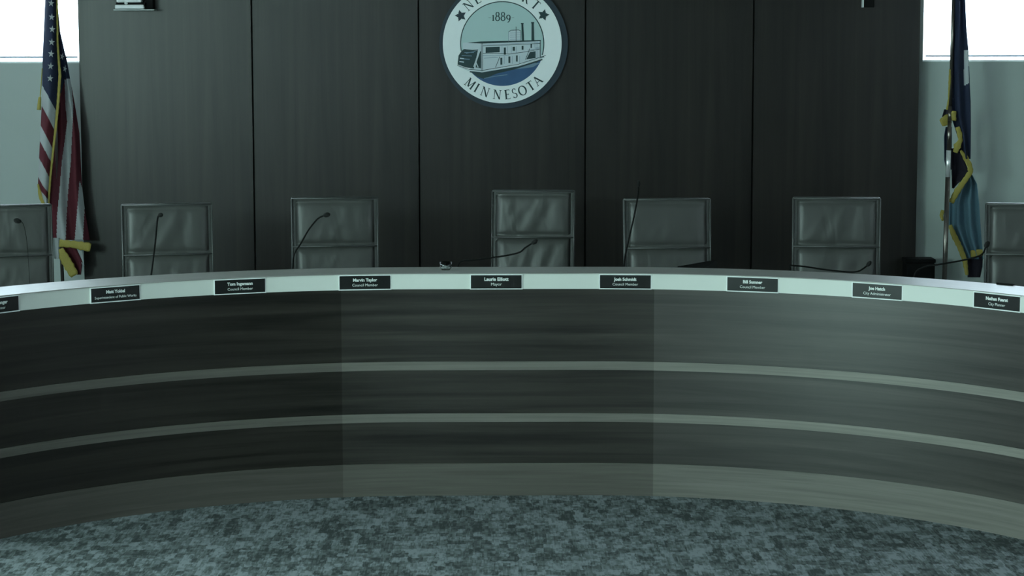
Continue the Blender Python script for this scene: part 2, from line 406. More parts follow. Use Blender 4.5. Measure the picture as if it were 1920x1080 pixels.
# raised floor behind the desk follows its curve
def platform():
    bm = bmesh.new(); n = 80; P = []
    for i in range(n+1):
        s = -4.6+9.2*i/n; p = dpos(s, 0.12)[0]; P.append((max(min(p.x, XR-0.001), XL+0.001), p.y))
    P = [(XL+0.001, P[0][1])]+P+[(XR-0.001, P[-1][1]), (XR-0.001, YB-0.001), (XL+0.001, YB-0.001)]
    lo = [bm.verts.new((x, y, 0)) for x, y in P]; hi = [bm.verts.new((x, y, RZ)) for x, y in P]
    bm.faces.new(hi); bm.faces.new(lo[::-1])
    for i in range(len(P)):
        j = (i+1) % len(P); bm.faces.new((lo[i], lo[j], hi[j], hi[i]))
    bmesh.ops.remove_doubles(bm, verts=bm.verts, dist=1e-5)
    return struct(obj('floor_raised', bm, M['carpet']))
platform()

desk = thing('council_desk', 'long curved grey wood-grain council desk with pale stripes on the carpet', 'desk', (0, 0, 0))
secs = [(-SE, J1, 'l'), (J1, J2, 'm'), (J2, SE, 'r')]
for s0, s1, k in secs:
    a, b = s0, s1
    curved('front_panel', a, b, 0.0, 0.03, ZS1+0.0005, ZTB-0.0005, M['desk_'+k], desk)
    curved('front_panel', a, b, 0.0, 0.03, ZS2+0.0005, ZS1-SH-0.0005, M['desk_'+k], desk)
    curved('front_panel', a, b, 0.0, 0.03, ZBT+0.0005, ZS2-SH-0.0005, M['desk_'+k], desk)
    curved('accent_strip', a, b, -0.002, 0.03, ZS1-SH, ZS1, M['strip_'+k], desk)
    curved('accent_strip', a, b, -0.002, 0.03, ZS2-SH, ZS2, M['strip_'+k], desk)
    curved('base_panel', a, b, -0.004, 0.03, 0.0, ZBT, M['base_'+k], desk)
curved('trim_band', -SE, SE, -0.006, 0.03, ZTB, ZT-0.004, M['band'], desk)
curved('ledge_top', -SE, SE, -0.010, 0.305, ZT-0.004, ZT, M['ledge'], desk)
curved('ledge_core', -SE, SE, 0.031, 0.30, ZT-0.03, ZT-0.0045, M['band'], desk)
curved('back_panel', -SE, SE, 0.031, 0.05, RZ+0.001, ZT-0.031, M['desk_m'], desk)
curved('worktop', -SE, SE, 0.051, 0.72, 1.035, 1.065, M['work'], desk)
ZW = 1.065
for s in (-2.6, -0.9, 0.9, 2.6):
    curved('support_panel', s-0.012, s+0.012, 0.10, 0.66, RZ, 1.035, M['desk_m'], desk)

# ------------------------------------------------------------------ lettering helper (built-in sans font to mesh)
def text_mesh(lines, bold=()):
    """lines: (text, size, y, offset) centred; returns mesh"""
    bm = bmesh.new()
    for txt, size, y, off in lines:
        c = bpy.data.curves.new('t', 'FONT'); c.body = txt; c.size = size; c.align_x = 'CENTER'; c.offset = off
        c.extrude = 0.0004; c.resolution_u = 3
        o = bpy.data.objects.new('t', c); COL.objects.link(o)
        dg = bpy.context.evaluated_depsgraph_get(); dg.update()
        me = bpy.data.meshes.new_from_object(o.evaluated_get(dg))
        b2 = bmesh.new(); b2.from_mesh(me)
        # upright in the XZ plane, facing -Y
        for v in b2.verts: v.co = Vector((v.co.x, -v.co.z, v.co.y+y))
        tmp = bpy.data.meshes.new('tmp'); b2.to_mesh(tmp); b2.free(); bm.from_mesh(tmp)
        bpy.data.objects.remove(o); bpy.data.curves.remove(c); bpy.data.meshes.remove(me); bpy.data.meshes.remove(tmp)
    return bm

# ------------------------------------------------------------------ name plates
CMB = 'Council Member'
NP = [('Steven Zenger', 'Fire Engineer', 'black name plate cut by the left frame edge, on the desk band'),
      ('Matt Yokiel', 'Superintendent of Public Works', 'black name plate with a small long second line, reading Superintendent of Public Works'),
      ('Tom Ingemann', CMB, 'black Council Member plate in front of the tan-grey chair next to the striped flag'),
      ('Marvin Taylor', CMB, 'black Council Member plate just left of the Mayor plate'),
      ('Laurie Elliott', 'Mayor', 'black name plate reading Mayor at the middle of the desk'),
      ('Josh Schmidt', CMB, 'black Council Member plate just right of the Mayor plate'),
      ('Bill Sumner', CMB, 'black Council Member plate second to the right of the Mayor plate'),
      ('Joe Hatch', 'City Administrator', 'dark name plate reading City Administrator on the desk band'),
      ('Nathan Fuerst', 'City Planner', 'dark name plate reading City Planner at the right frame edge')]
NPX = [-10, 214.5, 449, 684, 930.5, 1172.5, 1412, 1646.5, 1872]
def s_for_px(px, z):
    lo, hi = -3.3, 3.3
    for _ in range(50):
        mid = (lo+hi)/2; p = dpos(mid)[0]; p.z = z; d = p-CP
        if 960+CF*d.dot(CR)/d.dot(CW) < px: lo = mid
        else: hi = mid
    return lo
NP[2] = (NP[2][0], NP[2][1], 'black Council Member plate farthest left, two plates from the Mayor plate')
PW, PH = 0.268, 0.0705
holder_me = plate_me = None
for (nm, ro, lab), px in zip(NP, NPX):
    s = s_for_px(px, 1.165); p, n, rz = dpos(s)
    e = thing('name_plate', lab, 'name plate', p-n*0.007+Vector((0, 0, (ZT+ZTB)/2-0.003)), rz, 'name plates on the desk front band')
    if holder_me is None:
        bm = bmesh.new(); hw, hh = PW/2+0.006, 0.0405
        box(bm, -hw, -0.003, -hh, hw, 0.0, hh)
        box(bm, -hw, -0.0085, -hh, hw, -0.003, -hh+0.0045); box(bm, -hw, -0.0085, hh-0.0045, hw, -0.003, hh)
        box(bm, -hw, -0.0085, -hh+0.0045, -hw+0.0045, -0.003, hh-0.0045)
        h = obj('plate_holder', bm, M['holder'], e); holder_me = h.data
        bm = bmesh.new(); box(bm, -PW/2, -0.0065, -PH/2, PW/2, -0.0035, PH/2); q = obj('plate_face', bm, M['plate'], e); plate_me = q.data
    else:
        link('plate_holder', holder_me, e); link('plate_face', plate_me, e)
    big = 0.0215 if ro == 'Mayor' else 0.0195
    sm = 0.0178 if len(ro) > 20 else 0.0200
    t = obj('lettering', text_mesh([(nm, 0.0250 if ro == 'Mayor' else 0.0225, 0.006, 0.0009), (ro, 0.0225 if ro == 'Mayor' else sm, -0.020, 0.0)]), M['ltr'], e)
    t.location = (0, -0.0071, 0)

# ------------------------------------------------------------------ chairs
def cushion(bm, w, h, t, nx=22, nz=14, zc=0.0, puff=0.03, seed=0):
    """upholstered pad in XZ, front toward -Y, with puffed face and a few pulled creases"""
    rnd = random.Random(seed)
    cr = [(rnd.uniform(-0.3, 0.3)*w, rnd.uniform(0.012, 0.025), rnd.uniform(-0.2, 0.7), rnd.choice((-1, 1))*rnd.uniform(0.003, 0.007)) for _ in range(8)]
    G = []
    for j in range(nz+1):
        row = []
        for i in range(nx+1):
            u = i/nx*2-1; v = j/nz*2-1
            x = u*w/2; z = v*h/2
            e = (1-abs(u)**7)*(1-abs(v)**5)
            y = -puff*max(0, e)**0.5
            for cx, cw, sl, am in cr:
                y += am*math.exp(-((x-cx-sl*z)/cw)**2)*e*(0.4+0.6*(1-v)/2)
            row.append(bm.verts.new((x, y, z+zc)))
        G.append(row)
    for j in range(nz):
        for i in range(nx):
            f = bm.faces.new((G[j][i], G[j][i+1], G[j+1][i+1], G[j+1][i])); f.smooth = True
    # back side
    b = [bm.verts.new((sx*w/2, t, sz*h/2+zc)) for sx, sz in ((-1, -1), (1, -1), (1, 1), (-1, 1))]
    bm.faces.new(b[::-1])
    ed = [[G[0][i] for i in range(nx+1)], [G[j][nx] for j in range(nz+1)], [G[nz][i] for i in range(nx, -1, -1)], [G[j][0] for j in range(nz, -1, -1)]]
    for k in range(4): bm.faces.new(ed[k][::-1]+[b[k], b[(k+1) % 4]])
CW_, BT = 0.53, 1.17     # back width, top height above the floor
def make_chair(label, seed):
    t = thing('office_chair', label, 'chair', (0, 0, RZ), 0, 'grey leather office chairs behind the curved desk')
    # backrest shell: thin slab, slightly reclined upward
    bz0, tilt = 0.52, 0.10
    def lean(bm):
        for v in bm.verts: v.co.y += (v.co.z-bz0)*tilt
    bm = bmesh.new(); box(bm, -CW_/2, 0.0, bz0, CW_/2, 0.045, BT)
    lean(bm); o = obj('backrest', bm, M['shell'], t, bevel=0.014)
    hseg = [(BT-0.012-0.285, BT-0.012), (BT-0.012-0.285*2, BT-0.012-0.285), (bz0+0.005, BT-0.012-0.285*2)]
    for k, (a, b) in enumerate(hseg):
        bm = bmesh.new(); cushion(bm, CW_-0.055, b-a-0.012, 0.0, zc=(a+b)/2, puff=0.026, seed=seed*5+k)
        for v in bm.verts: v.co.y -= 0.002
        lean(bm); c = obj('back_cushion', bm, M['leather'], t)
    bm = bmesh.new()
    y = -0.006
    for z in (BT-0.008, BT-0.012-0.285, BT-0.012-0.285*2):
        cyl(bm, (-CW_/2+0.004, y, z), (CW_/2-0.004, y, z), 0.0048, n=8)
    for sx in (-1, 1): cyl(bm, (sx*(CW_/2-0.006), y, bz0+0.01), (sx*(CW_/2-0.006), y, BT-0.008), 0.0048, n=8)
    lean(bm); obj('piping', bm, M['pipe'], t)
    # seat
    bm = bmesh.new(); box(bm, -CW_/2+0.01, -0.50, 0.40, CW_/2-0.01, 0.02, 0.45); obj('seat', bm, M['shell'], t, bevel=0.02)
    bm = bmesh.new(); cushion(bm, CW_-0.05, 0.46, 0.0, zc=0, puff=0.035, seed=seed+77)
    for v in bm.verts: v.co = Vector((v.co.x, v.co.z-0.245, 0.452-v.co.y))
    obj('seat_cushion', bm, M['leather'], t)
    for sx in (-1, 1):
        bm = bmesh.new(); x = sx*(CW_/2+0.022)
        tube(bm, [(x, 0.04, 0.56), (x, 0.0, 0.655), (x, -0.20, 0.665), (x, -0.30, 0.64), (x, -0.32, 0.50), (x, -0.26, 0.415), (sx*(CW_/2-0.03), -0.24, 0.405)], 0.011, n=10)
        a = obj('armrest', bm, M['chrome'], t, smooth=True)
        bm = bmesh.new(); box(bm, x-0.022, -0.27, 0.664, x+0.022, -0.03, 0.685); obj('arm_pad', bm, M['shell'], a, bevel=0.008)
    bm = bmesh.new(); cyl(bm, (0, -0.23, 0.10), (0, -0.23, 0.40), 0.028, 0.022); cyl(bm, (0, -0.23, 0.37), (0, -0.23, 0.402), 0.09, 0.10); obj('gas_column', bm, M['chrome'], t)
    bm = bmesh.new()
    for k in range(5):
        a = 2*PI*k/5+0.3
        tube(bm, [(0, -0.23, 0.12), (0.15*math.cos(a), -0.23+0.15*math.sin(a), 0.105), (0.29*math.cos(a), -0.23+0.29*math.sin(a), 0.075)], [0.03, 0.022, 0.014], n=8)
    obj('star_base', bm, M['chrome'], t, smooth=True)
    for k in range(5):
        a = 2*PI*k/5+0.3; c = Vector((0.29*math.cos(a), -0.23+0.29*math.sin(a), 0.03)); d = Vector((-math.sin(a), math.cos(a), 0))
        bm = bmesh.new(); cyl(bm, c-d*0.022, c-d*0.006, 0.03, n=18); cyl(bm, c+d*0.006, c+d*0.022, 0.03, n=18); cyl(bm, c+Vector((0, 0, -0.005)), c+Vector((0, 0, 0.045)), 0.008, n=8)
        obj('caster', bm, M['black'], t)
    return t
def copy_tree(o, parent=None):
    c = o.copy(); COL.objects.link(c); c.parent = parent
    for ch in list(o.children): copy_tree(ch, c)
    return c
CH_ = [(12, 12.55, 14, 'grey leather chair cut by the left frame edge, below the striped flag'),
       (314.5, 12.62, 11, 'grey leather chair just right of the striped flag, first whole one'),
       (628.5, 13.10, 6, 'grey leather chair below the second wood panel, behind the plate left of the Mayor'),
       (998.5, 13.65, -5, 'grey leather chair under the round seal, nearest the middle of the desk'),
       (1253.5, 12.95, 4, 'grey leather chair behind the tallest upright microphone'),
       (1569, 13.0, -6, 'grey leather chair between the tall microphone and the navy flag'),
       (1936, 12.5, -8, 'grey leather chair cut by the right frame edge, beside the navy flag')]
protos = [make_chair(CH_[0][3], 1), make_chair(CH_[3][3], 2)]
for i, (px, Y, deg, lab) in enumerate(CH_):
    if i == 0: c = protos[0]
    elif i == 3: c = protos[1]
    else: c = copy_tree(protos[0] if i % 2 == 0 else protos[1])
    p = at(px, 430, Y); c.location = (p.x, Y, RZ); c.rotation_euler = (0, 0, math.radians(deg)); c['label'] = lab

# ------------------------------------------------------------------ gooseneck microphones
def mic(label, Y, pts, head_dir, hl=0.042, hr=0.0135, base_px=None, sr=0.0046, dz=None):
    """pts: image trace of the stem from the head down; base stands on the worktop"""
    bx = pts[-1][0] if base_px is None else base_px
    lo, hi = -3.3, 3.3
    for _ in range(40):
        mid = (lo+hi)/2; q = dpos(mid, 0.46)[0]; q.z = ZW; q2 = q-CP
        if 960+CF*q2.dot(CR)/q2.dot(CW) < bx: lo = mid
        else: hi = mid
    Y = q.y; P = [at(x, y, Y+d) for x, y, d in pts]; b = q.copy()
    b.z = ZW
    e = thing('gooseneck_microphone', label, 'microphone', b, 0, 'gooseneck microphones on the council desk')
    bm = bmesh.new(); lathe(bm, [(0.0001, 0), (0.055, 0), (0.055, 0.012), (0.045, 0.022), (0.012, 0.028), (0.009, 0.05), (0.0001, 0.05)], n=24)
    obj('microphone_base', bm, M['black'], e)
    L = [p-b for p in P]
    L = L+[Vector((L[-1].x*0.35, L[-1].y*0.35, max(0.055, L[-1].z*0.45))), Vector((0, 0, 0.045))]
    bm = bmesh.new(); tube(bm, L, sr, n=8); obj('gooseneck', bm, M['black'], e, smooth=True)
    hd = Vector(head_dir).normalized(); c = L[0]+hd*hl*0.35
    rot = Vector((0, 0, 1)).rotation_difference(hd).to_matrix()
    bm = bmesh.new(); ellipsoid(bm, c, hr, hr, hl/2, rot); obj('windscreen', bm, M['foam'], e)
    return e
mic('gooseneck microphone in front of the leftmost chair, stem hardly visible', 11.35, [(38, 415, 0), (44, 421, 0.03), (50, 450, 0.1), (54, 500, 0.1)], (-1, -0.4, 0.25), base_px=56, sr=0.0012)
mic('upright gooseneck microphone before the chair right of the striped flag', 11.75, [(298, 404, 0), (295, 412, 0.01), (291, 455, 0.02), (285.5, 500, 0.02), (283, 520, 0.02)], (0.9, -0.4, 0.25), hl=0.030, hr=0.012)
mic('gooseneck microphone curving up to the right, before the chair on the second panel', 11.9, [(608, 404, 0), (595, 411, 0.02), (578, 432, 0.04), (565, 455, 0.05), (552, 476, 0.05), (549, 500, 0.05)], (1, -0.3, 0.25))
mic('long gooseneck microphone bent low to the right before the middle chair', 11.9, [(998, 456, 0), (984, 465, 0.01), (974, 473, 0.02), (950, 479, 0.03), (915, 484, 0.04), (885, 488, 0.05), (862, 492, 0.05)], (1, -0.2, 0.6), base_px=850)
mic('tall gooseneck microphone standing nearly straight with its head up', 11.9, [(1197, 349, 0), (1196, 365, 0), (1190, 400, 0), (1181, 440, 0), (1173, 475, 0), (1170, 500, 0)], (0.05, 0, 1), hl=0.040, hr=0.010)
mic('gooseneck microphone drooping to the ledge before the chair next to the navy flag', 11.8, [(1626, 498, -0.05), (1618, 504, -0.05), (1608, 509, -0.04), (1590, 510, -0.02), (1550, 506, 0), (1510, 500, 0), (1484, 498, 0), (1481, 500, 0)], (0.6, -0.2, 0.7), hl=0.038, hr=0.011, base_px=1481)
mic('gooseneck microphone reaching right in front of the navy flag pole', 11.45, [(1848, 463, 0), (1843, 475, 0), (1830, 482, 0), (1800, 489, 0), (1760, 496, 0), (1735, 500, 0.02), (1716, 512, 0.03)], (0.45, -0.2, 0.9), hl=0.042, hr=0.0135, base_px=1712)

# ------------------------------------------------------------------ small things on the desk
p = at(836, 503, 11.66)
e = thing('glass_dish', 'small clear glass dish on the ledge left of the middle chair', 'dish', (p.x, 11.66, ZT))
bm = bmesh.new(); lathe(bm, [(0.0001, 0.0), (0.022, 0.0), (0.031, 0.012), (0.034, 0.044), (0.032, 0.044), (0.029, 0.013), (0.020, 0.004), (0.0001, 0.004)], n=28); obj('bowl', bm, M['glass'], e)
bm = bmesh.new(); ellipsoid(bm, Vector((0.002, 0, 0.018)), 0.016, 0.014, 0.013); obj('wrapped_mint', bm, M['fwhite'], e)
# tilted black tablet
P4 = [at(1268, 499, 12.0), at(1338, 499, 12.0), at(1338, 485, 12.14), at(1330, 487, 12.14)]
a, b = at(1272, 500, 11.95), at(1345, 500, 12.05)
e = thing('tablet', 'black tilted tablet on the worktop before the chair of the tall microphone', 'tablet', (a.x, 11.98, ZW))
bm = bmesh.new()
xw = b.x-a.x; zt = at(1335, 486, 12.1).z-ZW; zl = at(1275, 499.5, 12.0).z-ZW
fr = [(0, 0.0, 0), (xw, 0.0, 0), (xw, 0.10, zt), (0, 0.02, zl)]
v0 = [bm.verts.new(q) for q in fr]; v1 = [bm.verts.new((q[0], q[1]+0.012, q[2]-0.001)) for q in fr]
bm.faces.new(v0); bm.faces.new(v1[::-1])
for i in range(4): bm.faces.new((v0[i], v0[(i+1) % 4], v1[(i+1) % 4], v1[i]))
obj('tablet_body', bm, M['black'], e)
bm = bmesh.new(); cyl(bm, (xw*0.5, 0.02, 0), (xw*0.75, 0.10, zt*0.6), 0.005, n=8); obj('kickstand', bm, M['black'], e)
# pen at the rear of the ledge, right
s = s_for_px(1824, 1.2); pp, n, rz = dpos(s, 0.29)
bm = bmesh.new(); cyl(bm, (-0.05, 0, 0.005), (0.045, 0, 0.005), 0.005, n=10); cyl(bm, (0.045, 0, 0.005), (0.06, 0, 0.005), 0.005, 0.001, n=10)
o = tag(obj('pen', bm, M['black']), 'small black pen lying on the rear of the ledge near the right chair', 'pen'); o.location = pp+Vector((0, 0, ZT)); o.rotation_euler = (0, 0, rz)
# black bin by the right flag
p0 = at(1700, 486, 15.66); p1 = at(1754, 486, 15.66)
e = thing('waste_bin', 'black square waste bin standing between the wood panelling and the navy flag', 'bin', ((p0.x+p1.x)/2, 15.745, RZ))
hw = (p1.x-p0.x)/2; hh = p0.z-RZ
bm = bmesh.new(); box(bm, -hw, -0.08, 0, hw, 0.08, hh-0.03); obj('bin_body', bm, M['black'], e, bevel=0.01)
bm = bmesh.new(); box(bm, -hw-0.005, -0.085, hh-0.03, hw+0.005, 0.085, hh); obj('bin_lid', bm, M['black'], e, bevel=0.008)

# ------------------------------------------------------------------ devices high on the panelling
def pxs(x, Y): return at(x, 8, Y).x
Yd = yp-0.07
e = thing('wall_camera', 'small white video camera with black lens slot on the first wood panel', 'camera', (pxs(250, yp), yp, at(250, 20, yp).z))
ox, oz = e.location.x, e.location.z
def zc(y, Y=Yd): return at(250, y, Y).z-oz
def xc(x, Y=Yd): return at(x, 8, Y).x-ox
bm = bmesh.new(); box(bm, xc(216), -0.15, zc(20), xc(292), 0, zc(17.5)); obj('mounting_shelf', bm, mat('shelf_pale', (0.36, 0.40, 0.39), 0.4, noise=0.05), e, bevel=0.002)
bm = bmesh.new(); box(bm, xc(218), -0.13, zc(16.8), xc(272), -0.02, zc(9)); obj('camera_base', bm, M['frame'], e, bevel=0.008)
bm = bmesh.new(); box(bm, xc(220), -0.125, zc(9), xc(274), -0.02, zc(4.8)); obj('lens_slot', bm, M['black'], e)
bm = bmesh.new(); box(bm, xc(221), -0.13, zc(4.8), xc(268), -0.02, zc(-22)); obj('camera_housing', bm, M['frame'], e, bevel=0.01)
bm = bmesh.new(); ellipsoid(bm, Vector((xc(239), -0.128, zc(6))), 0.013, 0.008, 0.010); obj('lens', bm, M['frame'], e)
bm = bmesh.new(); box(bm, xc(275), -0.10, zc(16.8), xc(288), 0, zc(-22)); obj('side_bracket', bm, M['black'], e, bevel=0.003)
e = thing('wall_sensor', 'small black wall box on the rightmost wood panel at the top edge', 'sensor', (pxs(1630, yp), yp, at(1630, 14, yp).z))
ox, oz = e.location.x, e.location.z; Yd = yp-0.04
bm = bmesh.new(); box(bm, xc(1621.5), -0.05, 0, xc(1640), 0, zc(-30)); obj('sensor_box', bm, M['black'], e, bevel=0.004)
bm = bmesh.new(); box(bm, xc(1618.5), -0.05, 0, xc(1620.5), 0, zc(-30)); obj('side_plate', bm, M['frame'], e)

# ------------------------------------------------------------------ the round seal
SC = at(941.7, 81.8, yp-0.05); KS = (at(942.7, 81.8, yp-0.05).x-SC.x)/5.024   # metres per trace unit
seal = thing('city_seal', 'large round white seal with a paddle steamboat and MINNESOTA, on the middle wood panel', 'sign', (SC.x, yp, SC.z))
def disc(name, r, y0, y1, m, c=(0, 0), n=96):
    bm = bmesh.new()
    A = [bm.verts.new((c[0]+r*math.cos(2*PI*k/n), y0, c[1]+r*math.sin(2*PI*k/n))) for k in range(n)]
    B = [bm.verts.new((c[0]+r*math.cos(2*PI*k/n), y1, c[1]+r*math.sin(2*PI*k/n))) for k in range(n)]
    bm.faces.new(A); bm.faces.new(B[::-1])
    for k in range(n): bm.faces.new((A[k], A[(k+1) % n], B[(k+1) % n], B[k]))
    return obj(name, bm, m, seal)
disc('standoff', 200*KS, -0.03, 0, M['gap'])
disc('backing_disc', 606*KS, -0.042, -0.03, M['seal_n'], c=(13*KS, -5*KS))  # backing set off right and down; its dark rim includes the seal's shadow
face = disc('face_disc', 560*KS, -0.050, -0.042, M['seal_w'])
LY = [-0.0503]
def T(x, y, l=0): return Vector(((x-812)*KS, -0.0503-0.0006*l, (409-y)*KS))
def poly(bm, pts, l=0, mi=0):
    f = [bm.verts.new(T(x, y, l)) for x, y in pts]; b = [bm.verts.new(T(x, y, l-1)) for x, y in pts]
    a = bm.faces.new(f); a.material_index = mi
    for i in range(len(f)):
        j = (i+1) % len(f); q = bm.faces.new((f[i], f[j], b[j], b[i])); q.material_index = mi
def line(bm, pts, w, l=0, mi=0):
    for (x0, y0), (x1, y1) in zip(pts, pts[1:]):
        dx, dy = x1-x0, y1-y0; L = math.hypot(dx, dy) or 1; nx, ny = -dy/L*w/2, dx/L*w/2
        poly(bm, [(x0+nx, y0+ny), (x1+nx, y1+ny), (x1-nx, y1-ny), (x0-nx, y0-ny)], l, mi)
def arcpts(r, a0, a1, n=60): return [(812+r*math.cos(math.radians(a0+(a1-a0)*k/n)), 409-r*math.sin(math.radians(a0+(a1-a0)*k/n))) for k in range(n+1)]
# pale teal field inside the ring, above the boat
bm = bmesh.new(); poly(bm, arcpts(392, -16, 196, 90), 1); obj('sky_field', bm, M['seal_t'], seal)
bm = bmesh.new(); line(bm, arcpts(392, -16, 190, 90), 9, 2); obj('inner_ring', bm, M['seal_i'], seal)
bm = bmesh.new(); poly(bm, [(505, 660), (620, 678), (960, 622), (1180, 560)]+arcpts(397, -25, -141, 60), 1); obj('water', bm, M['seal_b'], seal)
bm = bmesh.new(); poly(bm, [(505, 662), (620, 680), (960, 624), (1190, 552), (1120, 600), (930, 650), (760, 690), (640, 740), (575, 720)], 2)
poly(bm, [(930, 650), (1120, 590), (1170, 590), (1100, 630)], 3, 1); line(bm, [(640, 735), (740, 715), (860, 700)], 6, 3, 1)
obj('water_shadow', bm, [M['seal_i'], M['seal_s']], seal)
# steamboat
bm = bmesh.new(); I, Pp, St = 0, 1, 2
poly(bm, [(440, 400), (620, 392), (1175, 382), (1182, 545), (960, 606), (620, 668), (500, 655), (560, 470), (440, 450)], 3, Pp)
poly(bm, [(390, 604), (400, 520), (428, 478), (450, 460), (585, 462), (545, 642), (470, 632)], 4, I)
for q in (((455, 492), (545, 492)), ((430, 520), (525, 524)), ((412, 548), (505, 556)), ((408, 576), (450, 582)), ((470, 500), (560, 480))): line(bm, q, 9 if q[0][0] < 420 else 6, 5, Pp if q[0][0] in (408,) else St)
line(bm, [(412, 545), (450, 549)], 9, 6, Pp)
poly(bm, [(590, 480), (611, 480), (611, 640), (560, 632)], 4, I)
line(bm, [(600, 470), (545, 628)], 15, 6, Pp); line(bm, [(560, 575), (585, 632)], 9, 6, Pp); line(bm, [(580, 468), (530, 628)], 4, 7, I)
line(bm, [(440, 455), (590, 470)], 6, 6, Pp)
poly(bm, [(480, 402), (610, 388), (1175, 376), (1175, 386), (800, 402), (625, 408)], 5, I)
line(bm, [(625, 430), (880, 420), (1170, 408)], 5, 5, I); line(bm, [(625, 420), (880, 411), (1170, 398)], 3, 5, St)
poly(bm, [(655, 442), (788, 438), (788, 490), (655, 496)], 5, I)
for x0, y0, x1, y1 in ((826, 446, 846, 512), (910, 440, 931, 476), (995, 430, 1012, 466), (1078, 414, 1092, 450), (794, 542, 812, 606), (870, 530, 888, 590), (942, 520, 957, 578)):
    poly(bm, [(x0, y0), (x1, y0-1), (x1, y1), (x0, y1)], 5, I)
for x in (810, 862, 897, 945): line(bm, [(x, 435), (x, 500)], 3, 5, St)
for x in (830, 905, 975): line(bm, [(x, 525), (x, 598)], 3, 5, St)
poly(bm, [(1072, 490), (1126, 480), (1126, 545), (1038, 556)], 5, I)
line(bm, [(625, 500), (760, 500), (880, 506), (1050, 484), (1165, 460)], 5, 5, I)
line(bm, [(625, 520), (740, 524), (880, 516)], 4, 5, St); line(bm, [(640, 545), (770, 540)], 4, 5, St)
line(bm, [(615, 398), (615, 668)], 4, 6, I); line(bm, [(627, 398), (627, 668)], 4, 6, I)
line(bm, [(790, 530), (748, 632)], 5, 6, I); line(bm, [(1072, 455), (1030, 560)], 5, 6, I)
line(bm, [(1170, 385), (1170, 540), (1205, 530)], 6, 6, I); line(bm, [(1120, 388), (1120, 450), (1170, 440)], 3, 6, St)
line(bm, [(1050, 470), (1160, 455)], 4, 6, St); line(bm, [(1140, 390), (1140, 545)], 3, 6, St)
line(bm, [(388, 612), (500, 650), (620, 660), (960, 604), (1222, 520)], 5, 6, I)
line(bm, [(400, 622), (500, 662), (620, 672), (960, 616), (1210, 536)], 8, 7, Pp)
line(bm, [(505, 672), (620, 686), (960, 632), (1190, 558)], 12, 7, I)
poly(bm, [(872, 300), (895, 284), (965, 280), (988, 292), (988, 396), (872, 396)], 4, Pp)
line(bm, [(872, 300), (895, 284), (965, 280), (988, 292)], 5, 5, I); line(bm, [(872, 300), (872, 396)], 3, 5, St); line(bm, [(988, 292), (988, 396)], 4, 5, I)
line(bm, [(943, 250), (943, 396)], 5, 5, I)
for y in (310, 330, 350, 370): line(bm, [(885, y), (985, y-3)], 3, 5, St)
poly(bm, [(992, 220), (1010, 220), (1018, 388), (998, 388)], 6, I); poly(bm, [(1088, 212), (1108, 212), (1114, 384), (1087, 384)], 6, I)
poly(bm, [(988, 216), (1013, 216), (1013, 228), (988, 228)], 7, I); poly(bm, [(1084, 208), (1112, 208), (1112, 220), (1084, 220)], 7, I)
obj('steamboat', bm, [M['seal_i'], M['seal_p'], M['seal_s']], seal)
# oak-leaf shapes either side of the top word
LEAF = []
for k in range(5):
    for da, rr in ((-22, 38), (-12, 42), (0, 60), (12, 42), (22, 38), (36, 29)):
        q = math.radians(72*k+da-90); LEAF.append((rr*math.cos(q), rr*math.sin(q)))
for cx, cy, rot, fx in ((422, 148, -15, 1), (1200, 142, 15, -1)):
    bm = bmesh.new(); a = math.radians(rot)
    poly(bm, [(cx+0.95*fx*(x*math.cos(a)-y*math.sin(a)*fx), cy+0.95*(x*math.sin(a)*fx+y*math.cos(a))) for x, y in LEAF], 2)
    obj('leaf', bm, M['seal_n'] if fx > 0 else M['seal_i'], seal)
